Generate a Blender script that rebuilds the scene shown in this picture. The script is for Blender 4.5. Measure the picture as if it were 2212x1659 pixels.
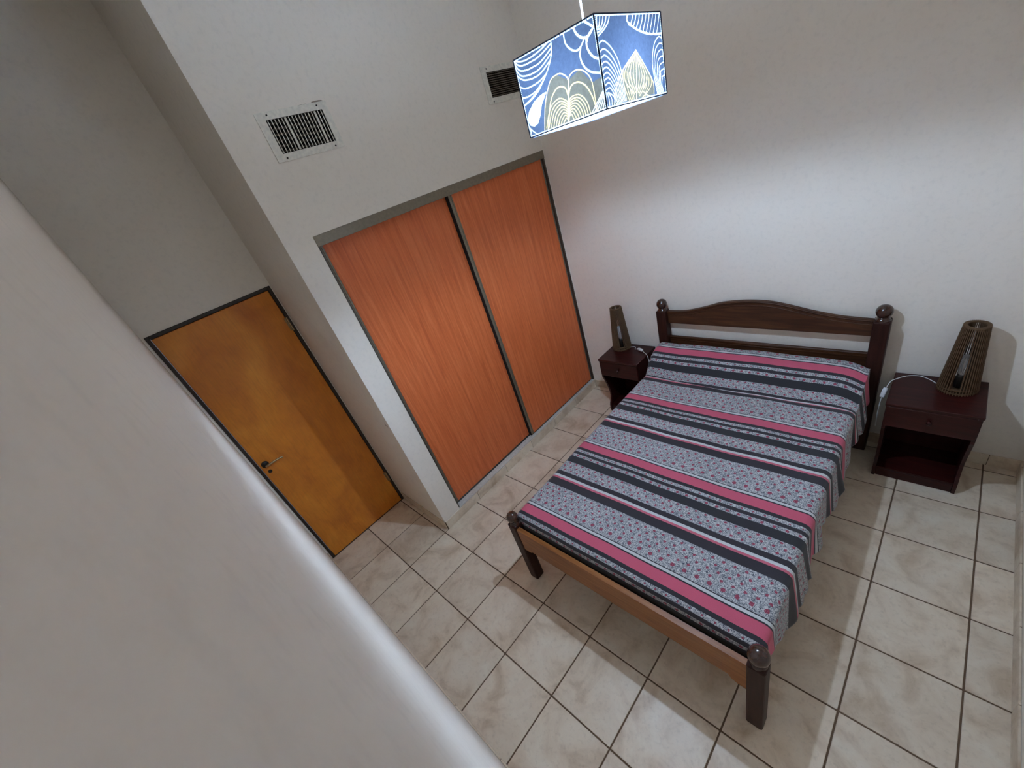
import bpy, bmesh, math, random
import numpy as np
from mathutils import Matrix, Vector

for o in list(bpy.data.objects):
    bpy.data.objects.remove(o, do_unlink=True)
S = bpy.context.scene
C = S.collection
PI = math.pi
random.seed(7)

# ------------------------------------------------------------------ camera
cam_d = bpy.data.cameras.new('camera')
cam = bpy.data.objects.new('camera', cam_d)
C.objects.link(cam)
R0 = Vector((0.70923926, 0.64745803, -0.27888667))     # image right
R1 = Vector((0.18890905, -0.55568337, -0.80964768))    # image down
R2 = Vector((-0.67918558, 0.52154970, -0.51642314))    # view direction
m = Matrix.Identity(4)
for i in range(3):
    m[i][0] = R0[i]; m[i][1] = -R1[i]; m[i][2] = -R2[i]
m[0][3], m[1][3], m[2][3] = 2.4211795, -0.67340733, 2.34182313
cam.matrix_world = m
cam_d.sensor_fit = 'HORIZONTAL'
cam_d.sensor_width = 36.0
cam_d.lens = 14.226
cam_d.shift_x = -0.012138
cam_d.shift_y = 0.013657
cam_d.clip_start = 0.002
cam_d.clip_end = 50
cam_d.dof.use_dof = True
cam_d.dof.focus_distance = 2.5
cam_d.dof.aperture_fstop = 14.0
S.camera = cam

# ------------------------------------------------------------------ world / exposure
w = bpy.data.worlds.new('world'); S.world = w
w.use_nodes = True
w.node_tree.nodes['Background'].inputs[0].default_value = (0.02, 0.02, 0.022, 1)
w.node_tree.nodes['Background'].inputs[1].default_value = 1.0
S.view_settings.view_transform = 'Standard'
S.view_settings.look = 'None'
S.view_settings.gamma = 1.0
S.view_settings.use_curve_mapping = False
S.view_settings.exposure = 2.33
BULB = 400.0          # radiance of the lamp bulb
BULB_COL = (0.55, 0.755, 1.04)

# ------------------------------------------------------------------ room constants
XD = -0.70     # wall with the door
YF = -0.7014   # wall beside the camera
YN = 0.040     # return wall of the nook
YB = 2.157     # wall behind the bed
XR = 2.937     # right wall
ZC = 3.50      # ceiling
T = 0.35       # tile pitch

# ------------------------------------------------------------------ helpers
def new_mat(name):
    m_ = bpy.data.materials.new(name); m_.use_nodes = True
    nt = m_.node_tree
    b = nt.nodes['Principled BSDF']
    return m_, nt, b

def N(nt, t, **kw):
    n = nt.nodes.new(t)
    for k, v in kw.items():
        setattr(n, k, v)
    return n

def L(nt, a, b):
    nt.links.new(a, b)

def coords(nt, scale=(1, 1, 1), rot=(0, 0, 0), src='Object'):
    tc = N(nt, 'ShaderNodeTexCoord')
    mp = N(nt, 'ShaderNodeMapping')
    mp.inputs['Scale'].default_value = scale
    mp.inputs['Rotation'].default_value = rot
    L(nt, tc.outputs[src], mp.inputs['Vector'])
    return mp.outputs['Vector']

def noise(nt, vec, scale, detail=4, rough=0.55, dist=0.0):
    n = N(nt, 'ShaderNodeTexNoise')
    n.inputs['Scale'].default_value = scale
    n.inputs['Detail'].default_value = detail
    n.inputs['Roughness'].default_value = rough
    n.inputs['Distortion'].default_value = dist
    if vec is not None:
        L(nt, vec, n.inputs['Vector'])
    return n.outputs[0]

def ramp(nt, fac, stops):
    r = N(nt, 'ShaderNodeValToRGB')
    el = r.color_ramp.elements
    while len(el) < len(stops):
        el.new(0.5)
    for e, (p, c) in zip(el, stops):
        e.position = p
        e.color = (c[0], c[1], c[2], 1)
    L(nt, fac, r.inputs[0])
    return r.outputs[0]

def mixc(nt, fac, a, b, mode='MIX'):
    n = N(nt, 'ShaderNodeMix', data_type='RGBA', blend_type=mode)
    for inp, v in ((n.inputs['Factor'], fac), (n.inputs['A'], a), (n.inputs['B'], b)):
        pass
    def put(idx, v):
        if isinstance(v, (int, float)):
            n.inputs[idx].default_value = v
        elif isinstance(v, tuple):
            n.inputs[idx].default_value = (v[0], v[1], v[2], 1)
        else:
            L(nt, v, n.inputs[idx])
    put(0, fac); put(6, a); put(7, b)
    return n.outputs[2]

def math_(nt, op, a, b=0.0, c=None):
    n = N(nt, 'ShaderNodeMath', operation=op)
    for i, v in enumerate((a, b, c)):
        if v is None:
            continue
        if isinstance(v, (int, float)):
            n.inputs[i].default_value = v
        else:
            L(nt, v, n.inputs[i])
    return n.outputs[0]

def bump(nt, b, h, strength=0.2, dist=0.002):
    n = N(nt, 'ShaderNodeBump')
    n.inputs['Strength'].default_value = strength
    n.inputs['Distance'].default_value = dist
    L(nt, h, n.inputs['Height'])
    L(nt, n.outputs[0], b.inputs['Normal'])

# ------------------------------------------------------------------ materials
def plaster(name, col, col2):
    m_, nt, b = new_mat(name)
    v = coords(nt)
    big = noise(nt, v, 1.7, 3)
    fine = noise(nt, v, 38, 6, 0.65)
    c = ramp(nt, big, [(0.3, col), (0.7, col2)])
    sp = ramp(nt, fine, [(0.30, (0.90, 0.90, 0.90)), (0.5, (1, 1, 1))])
    L(nt, mixc(nt, 0.6, c, sp, 'MULTIPLY'), b.inputs['Base Color'])
    b.inputs['Roughness'].default_value = 0.62
    b.inputs['Specular IOR Level'].default_value = 0.3
    bump(nt, b, noise(nt, v, 95, 4), 0.16, 0.002)
    return m_
M_WALL = plaster('wall_paint', (0.90, 0.795, 0.675), (0.92, 0.815, 0.695))
M_CEIL = plaster('ceiling_paint', (0.93, 0.84, 0.73), (0.94, 0.85, 0.74))

def tile_mat(name='beige_ceramic', dark=1.0):
    m_, nt, b = new_mat(name)
    oi = N(nt, 'ShaderNodeObjectInfo')
    tc = N(nt, 'ShaderNodeTexCoord')
    geo = N(nt, 'ShaderNodeNewGeometry')
    off = N(nt, 'ShaderNodeVectorMath', operation='SCALE')
    L(nt, oi.outputs['Location'], off.inputs[0]); off.inputs['Scale'].default_value = 3.7
    add = N(nt, 'ShaderNodeVectorMath', operation='ADD')
    L(nt, geo.outputs['Position'], add.inputs[0]); L(nt, off.outputs[0], add.inputs[1])
    v = add.outputs[0]
    n1 = noise(nt, v, 5.5, 5, 0.6, 0.6)
    c1 = ramp(nt, n1, [(0.27, (0.56 * dark, 0.395 * dark, 0.255 * dark)), (0.50, (0.80 * dark, 0.64 * dark, 0.475 * dark)), (0.72, (0.88 * dark, 0.75 * dark, 0.585 * dark))])
    n2 = noise(nt, v, 42, 5, 0.7)
    c2 = ramp(nt, n2, [(0.33, (0.80, 0.77, 0.74)), (0.48, (1, 1, 1))])
    c3 = mixc(nt, 0.55, c1, c2, 'MULTIPLY')
    # a slightly different shade for every tile
    rv = math_(nt, 'MULTIPLY_ADD', oi.outputs['Random'], 0.14, 0.93)
    cc = N(nt, 'ShaderNodeCombineColor')
    for i in range(3):
        L(nt, rv, cc.inputs[i])
    L(nt, mixc(nt, 1.0, c3, cc.outputs[0], 'MULTIPLY'), b.inputs['Base Color'])
    L(nt, ramp(nt, n1, [(0.3, (0.42, 0.42, 0.42)), (0.7, (0.33, 0.33, 0.33))]), b.inputs['Roughness'])
    bump(nt, b, n1, 0.12, 0.004)
    return m_
M_TILE = tile_mat()

def flat(name, col, rough=0.6, metal=0.0, spec=0.5, bumpy=0.0, scale=60):
    m_, nt, b = new_mat(name)
    v = coords(nt)
    n = noise(nt, v, scale, 4)
    c = ramp(nt, n, [(0.3, tuple(x * 0.86 for x in col)), (0.7, tuple(min(1, x * 1.1) for x in col))])
    L(nt, c, b.inputs['Base Color'])
    b.inputs['Roughness'].default_value = rough
    b.inputs['Metallic'].default_value = metal
    b.inputs['Specular IOR Level'].default_value = spec
    if bumpy:
        bump(nt, b, n, bumpy, 0.002)
    return m_

def wood(name, dark, mid, light, axis=2, rough=0.35, stretch=14, scale=3.0, fine=1.0, coat=0.0, spec=0.3):
    """grain runs along the given axis"""
    m_, nt, b = new_mat(name)
    sc = [stretch, stretch, stretch]; sc[axis] = 1.0
    v = coords(nt, tuple(sc))
    n1 = noise(nt, v, scale, 5, 0.6, 0.8)
    c1 = ramp(nt, n1, [(0.28, dark), (0.5, mid), (0.74, light)])
    n2 = noise(nt, v, scale * 7, 4, 0.6)
    c2 = ramp(nt, n2, [(0.35, (0.78, 0.78, 0.78)), (0.55, (1, 1, 1))])
    L(nt, mixc(nt, 0.5 * fine, c1, c2, 'MULTIPLY'), b.inputs['Base Color'])
    b.inputs['Roughness'].default_value = rough
    b.inputs['Coat Weight'].default_value = coat
    b.inputs['Coat Roughness'].default_value = 0.18
    b.inputs['Specular IOR Level'].default_value = spec
    bump(nt, b, n2, 0.06, 0.001)
    return m_
M_CHERRY = wood('cherry_veneer', (0.62, 0.125, 0.036), (0.76, 0.175, 0.052), (0.86, 0.24, 0.080), 2, 0.36, 22, 2.2)
M_BEDX = wood('dark_walnut_x', (0.036, 0.013, 0.006), (0.072, 0.026, 0.010), (0.115, 0.044, 0.016), 0, 0.42, 12, 3)
M_BEDZ = wood('dark_walnut_z', (0.020, 0.0058, 0.004), (0.036, 0.0105, 0.0068), (0.054, 0.017, 0.010), 2, 0.45, 12, 3, spec=0.22)
M_FINIAL = wood('varnished_walnut_knob', (0.026, 0.009, 0.006), (0.050, 0.018, 0.010), (0.075, 0.028, 0.015), 2, 0.16, 12, 3, coat=0.5, spec=0.5)
M_RAIL = wood('amber_pine', (0.20, 0.065, 0.016), (0.32, 0.115, 0.030), (0.42, 0.165, 0.050), 0, 0.38, 14, 2.2)
M_SIDE = wood('brown_pine_side', (0.080, 0.030, 0.014), (0.13, 0.050, 0.022), (0.17, 0.070, 0.032), 1, 0.42, 14, 2.2)
M_MAHOG = wood('mahogany', (0.022, 0.0035, 0.003), (0.036, 0.0055, 0.0045), (0.056, 0.009, 0.007), 0, 0.33, 12, 4)
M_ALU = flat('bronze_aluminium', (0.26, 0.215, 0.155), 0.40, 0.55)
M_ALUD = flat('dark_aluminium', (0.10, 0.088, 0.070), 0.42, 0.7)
M_BLACK = flat('black_gap', (0.008, 0.007, 0.006), 0.9)
M_DFRAME = flat('dark_door_frame', (0.030, 0.019, 0.012), 0.5)
M_GROUT = flat('brown_grout', (0.16, 0.095, 0.055), 0.95, bumpy=0.4)
M_SILL = flat('white_sill_plaster', (0.66, 0.62, 0.55), 0.7, bumpy=0.2)
M_VENTW = flat('vent_white_metal', (0.84, 0.77, 0.65), 0.55)
M_VENTG = flat('vent_grey_blade', (0.20, 0.155, 0.115), 0.55)
M_DUCT = flat('duct_dark', (0.012, 0.009, 0.007), 0.9)
M_VENTR = flat('vent_dark_brown', (0.10, 0.078, 0.055), 0.8)  # rear blades, darker than the front slats
M_STEEL = flat('worn_brass', (0.42, 0.30, 0.16), 0.35, 0.9)
M_IRON = flat('dark_iron', (0.035, 0.030, 0.026), 0.5, 0.6)
M_MATTR = flat('mattress_black_ticking', (0.022, 0.021, 0.026), 0.9, bumpy=0.3, scale=200)
M_CORD = flat('white_plastic', (0.72, 0.70, 0.68), 0.45)
M_CARD = flat('kraft_slats', (0.125, 0.066, 0.028), 0.75, bumpy=0.3, scale=120)
M_CARDD = flat('kraft_board_dark', (0.08, 0.045, 0.022), 0.8)
M_STAIN = flat('rust_brown_stain', (0.36, 0.28, 0.20), 0.85)
M_CHIP = flat('exposed_render', (0.38, 0.27, 0.21), 0.9)

def door_mat():
    m_, nt, b = new_mat('ochre_plywood')
    v = coords(nt, (1.6, 1.6, 1.0))
    n1 = noise(nt, v, 2.6, 5, 0.6, 0.5)
    c1 = ramp(nt, n1, [(0.30, (0.60, 0.165, 0.014)), (0.52, (0.76, 0.245, 0.020)), (0.72, (0.86, 0.32, 0.034))])
    n2 = noise(nt, coords(nt, (12, 12, 1.2)), 9, 4)
    c2 = ramp(nt, n2, [(0.35, (0.82, 0.80, 0.78)), (0.55, (1, 1, 1))])
    L(nt, mixc(nt, 0.5, c1, c2, 'MULTIPLY'), b.inputs['Base Color'])
    b.inputs['Roughness'].default_value = 0.40
    return m_
M_DOOR = door_mat()

def glass_mat():
    m_, nt, b = new_mat('clear_bulb_glass')
    b.inputs['Base Color'].default_value = (0.95, 0.93, 0.9, 1)
    b.inputs['Roughness'].default_value = 0.05
    b.inputs['Transmission Weight'].default_value = 0.75
    return m_
M_GLASS = glass_mat()

def bulb_mat():
    m_, nt, b = new_mat('lit_bulb')
    e = N(nt, 'ShaderNodeEmission')
    e.inputs[0].default_value = (*BULB_COL, 1)
    e.inputs[1].default_value = BULB
    L(nt, e.outputs[0], nt.nodes['Material Output'].inputs[0])
    return m_
M_BULB = bulb_mat()

def shade_mat():
    m_, nt, b = new_mat('printed_shade_fabric')
    nt.nodes.remove(b)
    at = N(nt, 'ShaderNodeAttribute', attribute_name='ink')
    geo = N(nt, 'ShaderNodeNewGeometry')
    v = coords(nt)
    wv = ramp(nt, noise(nt, v, 90, 4, 0.7), [(0.3, (0.75, 0.75, 0.75)), (0.7, (1.2, 1.2, 1.2))])
    ink = mixc(nt, 0.6, at.outputs['Color'], wv, 'MULTIPLY')
    tr = N(nt, 'ShaderNodeBsdfTranslucent')
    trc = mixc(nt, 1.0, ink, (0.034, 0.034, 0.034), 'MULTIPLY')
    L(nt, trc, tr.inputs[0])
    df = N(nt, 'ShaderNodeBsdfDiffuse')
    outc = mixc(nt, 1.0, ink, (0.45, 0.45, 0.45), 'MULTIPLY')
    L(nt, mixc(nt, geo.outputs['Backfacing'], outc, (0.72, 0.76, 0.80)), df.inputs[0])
    ad = N(nt, 'ShaderNodeAddShader')
    L(nt, tr.outputs[0], ad.inputs[0]); L(nt, df.outputs[0], ad.inputs[1])
    L(nt, ad.outputs[0], nt.nodes['Material Output'].inputs[0])
    return m_
M_SHADE = shade_mat()
M_SEAM = flat('navy_binding', (0.03, 0.045, 0.09), 0.8)

# bedspread: woven stripes and small flowers, all from the cloth's own UV (metres of cloth)
def spread_mat():
    m_, nt, b = new_mat('striped_floral_cloth')
    uvn = N(nt, 'ShaderNodeUVMap', uv_map='UVMap')
    sep = N(nt, 'ShaderNodeSeparateXYZ'); L(nt, uvn.outputs[0], sep.inputs[0])
    U, V = sep.outputs[0], sep.outputs[1]
    # slightly ragged stripe edges
    wob = noise(nt, uvn.outputs[0], 160, 2)
    Vw = math_(nt, 'ADD', V, math_(nt, 'MULTIPLY', math_(nt, 'SUBTRACT', wob, 0.5), 0.003))
    ph = math_(nt, 'FLOORED_MODULO', math_(nt, 'SUBTRACT', Vw, 0.205), 0.6)
    t = math_(nt, 'DIVIDE', ph, 0.6)
    pink = (0.62, 0.105, 0.165); dk = (0.034, 0.029, 0.036); dk2 = (0.028, 0.028, 0.033)
    wh = (0.62, 0.62, 0.60); pl = (0.60, 0.13, 0.18)
    FL = (0.0, 1.0, 0.0)
    stripes = [(0.0, pink), (0.056, dk), (0.063, wh), (0.0755, dk), (0.080, None), (0.256, dk), (0.310, pl), (0.324, wh), (0.340, dk),
               (0.372, None), (0.458, dk2), (0.512, None), (0.536, dk), (0.557, None), (0.578, dk)]
    r = N(nt, 'ShaderNodeValToRGB'); r.color_ramp.interpolation = 'CONSTANT'
    f = N(nt, 'ShaderNodeValToRGB'); f.color_ramp.interpolation = 'CONSTANT'
    for rr, fn in ((r, lambda c: (c or (0.4, 0.4, 0.42))), (f, lambda c: (1, 1, 1) if c is None else (0, 0, 0))):
        el = rr.color_ramp.elements
        while len(el) < len(stripes):
            el.new(0.5)
        for e, (p, c) in zip(el, stripes):
            e.position = p / 0.6
            e.color = (*fn(c), 1)
        L(nt, t, rr.inputs[0])
    base = r.outputs[0]; isfl = f.outputs[0]
    # scribbled vine ground: pale grey with navy squiggles
    n1 = noise(nt, uvn.outputs[0], 120, 2, 0.55, 1.0)
    rid = math_(nt, 'ABSOLUTE', math_(nt, 'SUBTRACT', n1, 0.5))
    scr = ramp(nt, rid, [(0.022, (0.06, 0.068, 0.095)), (0.048, (0.42, 0.42, 0.43)), (0.12, (0.62, 0.60, 0.58))])
    # flowers on a staggered lattice
    def flowers(v0, pitch_v, pitch_u, rad, stag):
        vv = math_(nt, 'DIVIDE', math_(nt, 'SUBTRACT', ph, v0), pitch_v)
        row = math_(nt, 'FLOOR', vv)
        fv = math_(nt, 'MULTIPLY', math_(nt, 'SUBTRACT', math_(nt, 'SUBTRACT', vv, row), 0.5), pitch_v)
        uu = math_(nt, 'ADD', math_(nt, 'DIVIDE', U, pitch_u), math_(nt, 'MULTIPLY', row, stag))
        fu = math_(nt, 'MULTIPLY', math_(nt, 'SUBTRACT', math_(nt, 'FRACT', uu), 0.5), pitch_u)
        d = math_(nt, 'SQRT', math_(nt, 'ADD', math_(nt, 'MULTIPLY', fu, fu), math_(nt, 'MULTIPLY', fv, fv)))
        d2 = math_(nt, 'ADD', d, math_(nt, 'MULTIPLY', math_(nt, 'SUBTRACT', noise(nt, uvn.outputs[0], 210, 2), 0.5), 0.009))
        return d2, math_(nt, 'LESS_THAN', d2, rad)
    def band(a, c):
        return math_(nt, 'MULTIPLY', math_(nt, 'GREATER_THAN', ph, a), math_(nt, 'LESS_THAN', ph, c))
    _, f1 = flowers(0.094, 0.034, 0.056, 0.0098, 0.5)     # the row of large roses
    f1 = math_(nt, 'MULTIPLY', f1, band(0.094, 0.128))
    _, f2 = flowers(0.130, 0.0305, 0.048, 0.0066, 0.5)
    f2 = math_(nt, 'MULTIPLY', f2, math_(nt, 'MAXIMUM', band(0.130, 0.252), band(0.374, 0.456)))
    _, f3 = flowers(0.512, 0.024, 0.052, 0.0075, 0.5)
    f3 = math_(nt, 'MULTIPLY', f3, band(0.512, 0.536))
    _, f4 = flowers(0.557, 0.021, 0.052, 0.0045, 0.5)
    f4 = math_(nt, 'MULTIPLY', f4, band(0.557, 0.578))
    fm = math_(nt, 'MAXIMUM', math_(nt, 'MAXIMUM', f1, f2), math_(nt, 'MAXIMUM', f3, f4))
    rose = ramp(nt, noise(nt, uvn.outputs[0], 260, 2), [(0.35, (0.20, 0.03, 0.05)), (0.6, (0.42, 0.07, 0.12)), (0.78, (0.6, 0.30, 0.33))])
    c = mixc(nt, fm, scr, rose)
    c = mixc(nt, isfl, base, c)
    wv = ramp(nt, noise(nt, uvn.outputs[0], 420, 3), [(0.3, (0.84, 0.84, 0.84)), (0.6, (1, 1, 1))])
    L(nt, mixc(nt, 0.7, c, wv, 'MULTIPLY'), b.inputs['Base Color'])
    b.inputs['Roughness'].default_value = 0.9
    b.inputs['Sheen Weight'].default_value = 0.15
    bump(nt, b, noise(nt, uvn.outputs[0], 500, 3), 0.25, 0.001)
    return m_
M_SPREAD = spread_mat()

# ------------------------------------------------------------------ mesh helpers
def obj(name, bm, mat, parent=None, smooth=False):
    me = bpy.data.meshes.new(name)
    bm.normal_update()
    bm.to_mesh(me); bm.free()
    me.materials.append(mat)
    if smooth:
        for p in me.polygons:
            p.use_smooth = True
    o = bpy.data.objects.new(name, me)
    C.objects.link(o)
    if parent is not None:
        o.parent = parent
    return o

def link(name, me, parent=None, loc=(0, 0, 0)):
    o = bpy.data.objects.new(name, me)
    C.objects.link(o); o.location = loc
    if parent is not None:
        o.parent = parent
    return o

def box(bm, lo, hi, bev=0.0, seg=1):
    x0, y0, z0 = lo; x1, y1, z1 = hi
    r = bmesh.ops.create_cube(bm, size=1.0)
    vs = r['verts']
    for v in vs:
        v.co = Vector((x0 + (v.co.x + .5) * (x1 - x0), y0 + (v.co.y + .5) * (y1 - y0), z0 + (v.co.z + .5) * (z1 - z0)))
    if bev > 0:
        es = list({e for v in vs for e in v.link_edges})
        bmesh.ops.bevel(bm, geom=es, offset=bev, segments=seg, affect='EDGES', profile=0.5)
    return bm

def B(lo, hi, bev=0.0, seg=1):
    return box(bmesh.new(), lo, hi, bev, seg)

def lathe(bm, prof, center=(0, 0, 0), n=24, cap=True):
    rings = []
    for r, z in prof:
        rings.append([bm.verts.new((center[0] + r * math.cos(2 * PI * k / n), center[1] + r * math.sin(2 * PI * k / n), center[2] + z)) for k in range(n)])
    for a, b_ in zip(rings[:-1], rings[1:]):
        for k in range(n):
            bm.faces.new((a[k], a[(k + 1) % n], b_[(k + 1) % n], b_[k]))
    if cap:
        bm.faces.new(list(reversed(rings[0]))); bm.faces.new(rings[-1])
    return bm

def tube(bm, pts, r, n=8):
    pts = [Vector(p) for p in pts]
    rings = []
    for i, p in enumerate(pts):
        d = (pts[min(i + 1, len(pts) - 1)] - pts[max(i - 1, 0)]).normalized()
        a = d.cross(Vector((0, 0, 1)))
        if a.length < 1e-3:
            a = d.cross(Vector((1, 0, 0)))
        a.normalize(); b_ = d.cross(a)
        rings.append([bm.verts.new(p + (a * math.cos(2 * PI * k / n) + b_ * math.sin(2 * PI * k / n)) * r) for k in range(n)])
    for a, b_ in zip(rings[:-1], rings[1:]):
        for k in range(n):
            bm.faces.new((a[k], b_[k], b_[(k + 1) % n], a[(k + 1) % n]))
    bm.faces.new(rings[0]); bm.faces.new(list(reversed(rings[-1])))
    bmesh.ops.recalc_face_normals(bm, faces=bm.faces)
    return bm

def prism(bm, poly, axis, a, b_):
    """extrude a 2D polygon along an axis (0: poly is yz, 1: poly is xz, 2: poly is xy)"""
    def P(p, t):
        return {0: (t, p[0], p[1]), 1: (p[0], t, p[1]), 2: (p[0], p[1], t)}[axis]
    A = [bm.verts.new(P(p, a)) for p in poly]
    Bv = [bm.verts.new(P(p, b_)) for p in poly]
    n = len(poly)
    bm.faces.new(A); bm.faces.new(list(reversed(Bv)))
    for i in range(n):
        bm.faces.new((A[i], Bv[i], Bv[(i + 1) % n], A[(i + 1) % n]))
    bmesh.ops.recalc_face_normals(bm, faces=bm.faces)
    return bm

def spline(pts, n=8):
    """Catmull-Rom through 2D/3D points"""
    P = [np.array(p, float) for p in pts]
    out = []
    for i in range(len(P) - 1):
        p0 = P[max(i - 1, 0)]; p1 = P[i]; p2 = P[i + 1]; p3 = P[min(i + 2, len(P) - 1)]
        for k in range(n):
            t = k / n
            out.append(0.5 * ((2 * p1) + (-p0 + p2) * t + (2 * p0 - 5 * p1 + 4 * p2 - p3) * t * t + (-p0 + 3 * p1 - 3 * p2 + p3) * t ** 3))
    out.append(P[-1])
    return out

def empty(name, loc=(0, 0, 0), rz=0):
    o = bpy.data.objects.new(name, None); C.objects.link(o)
    o.empty_display_size = 0.05
    o.location = loc; o.rotation_euler = (0, 0, rz)
    return o

def tag(o, label, cat, group=None):
    o['label'] = label; o['category'] = cat
    if group:
        o['group'] = group
    return o

def struct(o, label):
    o['kind'] = 'structure'; o['label'] = label
    return o

def wall_holes(u0, u1, v0, v1, holes, mk):
    """boxes filling a rectangle except for the holes; mk(bm, ua, ub, va, vb) adds one"""
    us = sorted({u0, u1, *[h[0] for h in holes], *[h[1] for h in holes]})
    bm = bmesh.new()
    for a, b_ in zip(us[:-1], us[1:]):
        hs = sorted([(h[2], h[3]) for h in holes if h[0] <= a + 1e-6 and h[1] >= b_ - 1e-6])
        z = v0
        for lo, hi in hs:
            if lo > z + 1e-6:
                mk(bm, a, b_, z, lo)
            z = hi
        if z < v1 - 1e-6:
            mk(bm, a, b_, z, v1)
    bmesh.ops.remove_doubles(bm, verts=bm.verts, dist=1e-5)
    return bm

# ------------------------------------------------------------------ the room
TH = 0.12
VENTS = [(0.262, 0.556, 2.616, 2.758), (1.765, 2.098, 2.634, 2.776)]
WARD = (0.195, 2.152, 0.088, 2.238)
bm = wall_holes(YN, YB, 0.0, ZC, [WARD, *VENTS], lambda bm, a, b_, c, d: box(bm, (-TH, a, c), (0, b_, d)))
wl = struct(obj('wall_left', bm, M_WALL), 'white plastered wall around the wardrobe, with two air vents above it')
wb = struct(obj('wall_back', B((-TH, YB, 0), (XR + TH, YB + TH, ZC)), M_WALL), 'white wall behind the headboard')
wr = struct(obj('wall_right', B((XR, YF - TH, 0), (XR + TH, YB, ZC)), M_WALL), 'white wall at the right edge of the room')
wf = struct(obj('wall_front', B((XD - TH, YF - TH, 0), (XR, YF, ZC)), M_WALL), 'smooth white wall close beside the camera, next to the brown door')
wn = struct(obj('wall_nook', B((XD - TH, YN, 0), (-TH, YN + TH, ZC)), M_WALL), 'narrow return wall between the brown door and the wardrobe wall')
DOOR = (-0.688, 0.034, 0.0, 2.036)
bm = wall_holes(YF, YN, 0.0, ZC, [DOOR], lambda bm, a, b_, c, d: box(bm, (XD - TH, a, c), (XD, b_, d)))
wd = struct(obj('wall_door', bm, M_WALL), 'shaded wall above the brown door')
ce = struct(obj('ceiling', B((XD - TH, YF - TH, ZC), (XR + TH, YB + TH, ZC + 0.1)), M_CEIL), 'plain white ceiling')

# floor: grout bed and single tiles
fl = struct(obj('floor', B((XD - TH, YF - TH, -0.10), (XR + TH, YB + TH, -0.0035)), M_GROUT), 'floor of square beige ceramic tiles with brown grout')
GAP = 0.007
def tile_mesh(w_, d_, h=0.010, bev=0.0022):
    bm = bmesh.new()
    box(bm, (-w_ / 2, -d_ / 2, -h), (w_ / 2, d_ / 2, 0), bev, 2)
    me = bpy.data.meshes.new('tile'); bm.to_mesh(me); bm.free(); me.materials.append(M_TILE)
    return me
cache = {}
def clipr(a, b_, lo, hi):
    return max(a, lo), min(b_, hi)
for i in range(-2, 9):
    for j in range(-3, 7):
        x0, x1 = i * T + GAP / 2, (i + 1) * T - GAP / 2
        y0, y1 = j * T + GAP / 2, (j + 1) * T - GAP / 2
        x0, x1 = clipr(x0, x1, XD + 0.002, XR - 0.002)
        y0, y1 = clipr(y0, y1, YF + 0.002, YB - 0.002)
        if i < 0:
            y1 = min(y1, YN - 0.002)
        if x1 - x0 < 0.01 or y1 - y0 < 0.01:
            continue
        k = (round(x1 - x0, 3), round(y1 - y0, 3))
        if k not in cache:
            cache[k] = tile_mesh(*k)
        o = link('tile', cache[k], fl, ((x0 + x1) / 2, (y0 + y1) / 2, random.uniform(-0.0008, 0.0003)))
        o.rotation_euler = (random.uniform(-.0008, .0008), random.uniform(-.0008, .0008), random.uniform(-.002, .002))

# skirting of cut tiles, each piece its own
SH, SD = 0.080, 0.008
def skirting(name, label, a, b_, nrm, off=0.0):
    a = Vector((*a, 0)); b_ = Vector((*b_, 0)); d = (b_ - a); Ln = d.length; d.normalize()
    n = Vector((*nrm, 0))
    lo = a; hi = b_ + n * (SD - 0.003)
    x0, x1 = sorted((lo.x, hi.x)); y0, y1 = sorted((lo.y, hi.y))
    base = struct(obj(name, B((x0, y0, 0), (x1, y1, SH - 0.002)), M_GROUT), label)
    ang = math.atan2(d.y, d.x)
    s = off
    while s < Ln - 0.004:
        e = min((math.floor((s + 1e-6) / T) + 1) * T if off == 0 else s + T, Ln)
        w_ = e - s - 0.003
        if w_ > 0.006:
            k = ('s', round(w_, 3))
            if k not in cache:
                bm = bmesh.new(); box(bm, (-w_ / 2, -SD / 2, 0), (w_ / 2, SD / 2, SH), 0.0015, 1)
                me = bpy.data.meshes.new('tile'); bm.to_mesh(me); bm.free(); me.materials.append(M_TILE); cache[k] = me
            p = a + d * ((s + e) / 2) + n * (SD / 2 + 0.0005)
            o = link('tile', cache[k], base, (p.x, p.y, 0.0)); o.rotation_euler = (0, 0, ang)
        s = e
    return base
skirting('baseboard_left', 'beige tile skirting below the wardrobe sill', (0, YN), (0, YB), (1, 0))
skirting('baseboard_back', 'beige tile skirting behind the bed and nightstands', (SD + .001, YB), (XR, YB), (0, -1))
skirting('baseboard_right', 'beige tile skirting along the right wall', (XR, YF), (XR, YB - SD - .001), (-1, 0))
skirting('baseboard_front', 'beige tile skirting under the wall beside the camera', (XD, YF), (XR - SD - .001, YF), (0, 1))
skirting('baseboard_nook', 'shaded tile skirting on the narrow return wall', (XD + 0.012, YN), (0, YN), (0, -1))

# chipped paint and stains on the walls
def blob(name, cx, cy, rx, ry, mat, axis, at, parent, n=16, tilt=0.0, thick=0.0007, sign=1):
    pts = []
    for k in range(n):
        a = 2 * PI * k / n
        r = 1 + random.uniform(-.25, .22)
        x, y = rx * r * math.cos(a), ry * r * math.sin(a)
        pts.append((cx + x * math.cos(tilt) - y * math.sin(tilt), cy + x * math.sin(tilt) + y * math.cos(tilt)))
    return obj(name, prism(bmesh.new(), pts, axis, at, at + sign * thick), mat, parent)
blob('paint_chip', -0.048, 1.046, 0.020, 0.005, M_CHIP, 1, YN, wn, tilt=-0.55, sign=-1)
blob('stain', 0.548, 2.792, 0.036, 0.0055, M_STAIN, 0, 0, wl, tilt=0.04)
blob('stain', 0.462, 2.790, 0.030, 0.0018, M_STAIN, 0, 0, wl, tilt=0.03)
blob('stain', 1.87, 2.806, 0.13, 0.0016, M_STAIN, 0, 0, wl, tilt=-0.02)

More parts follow.
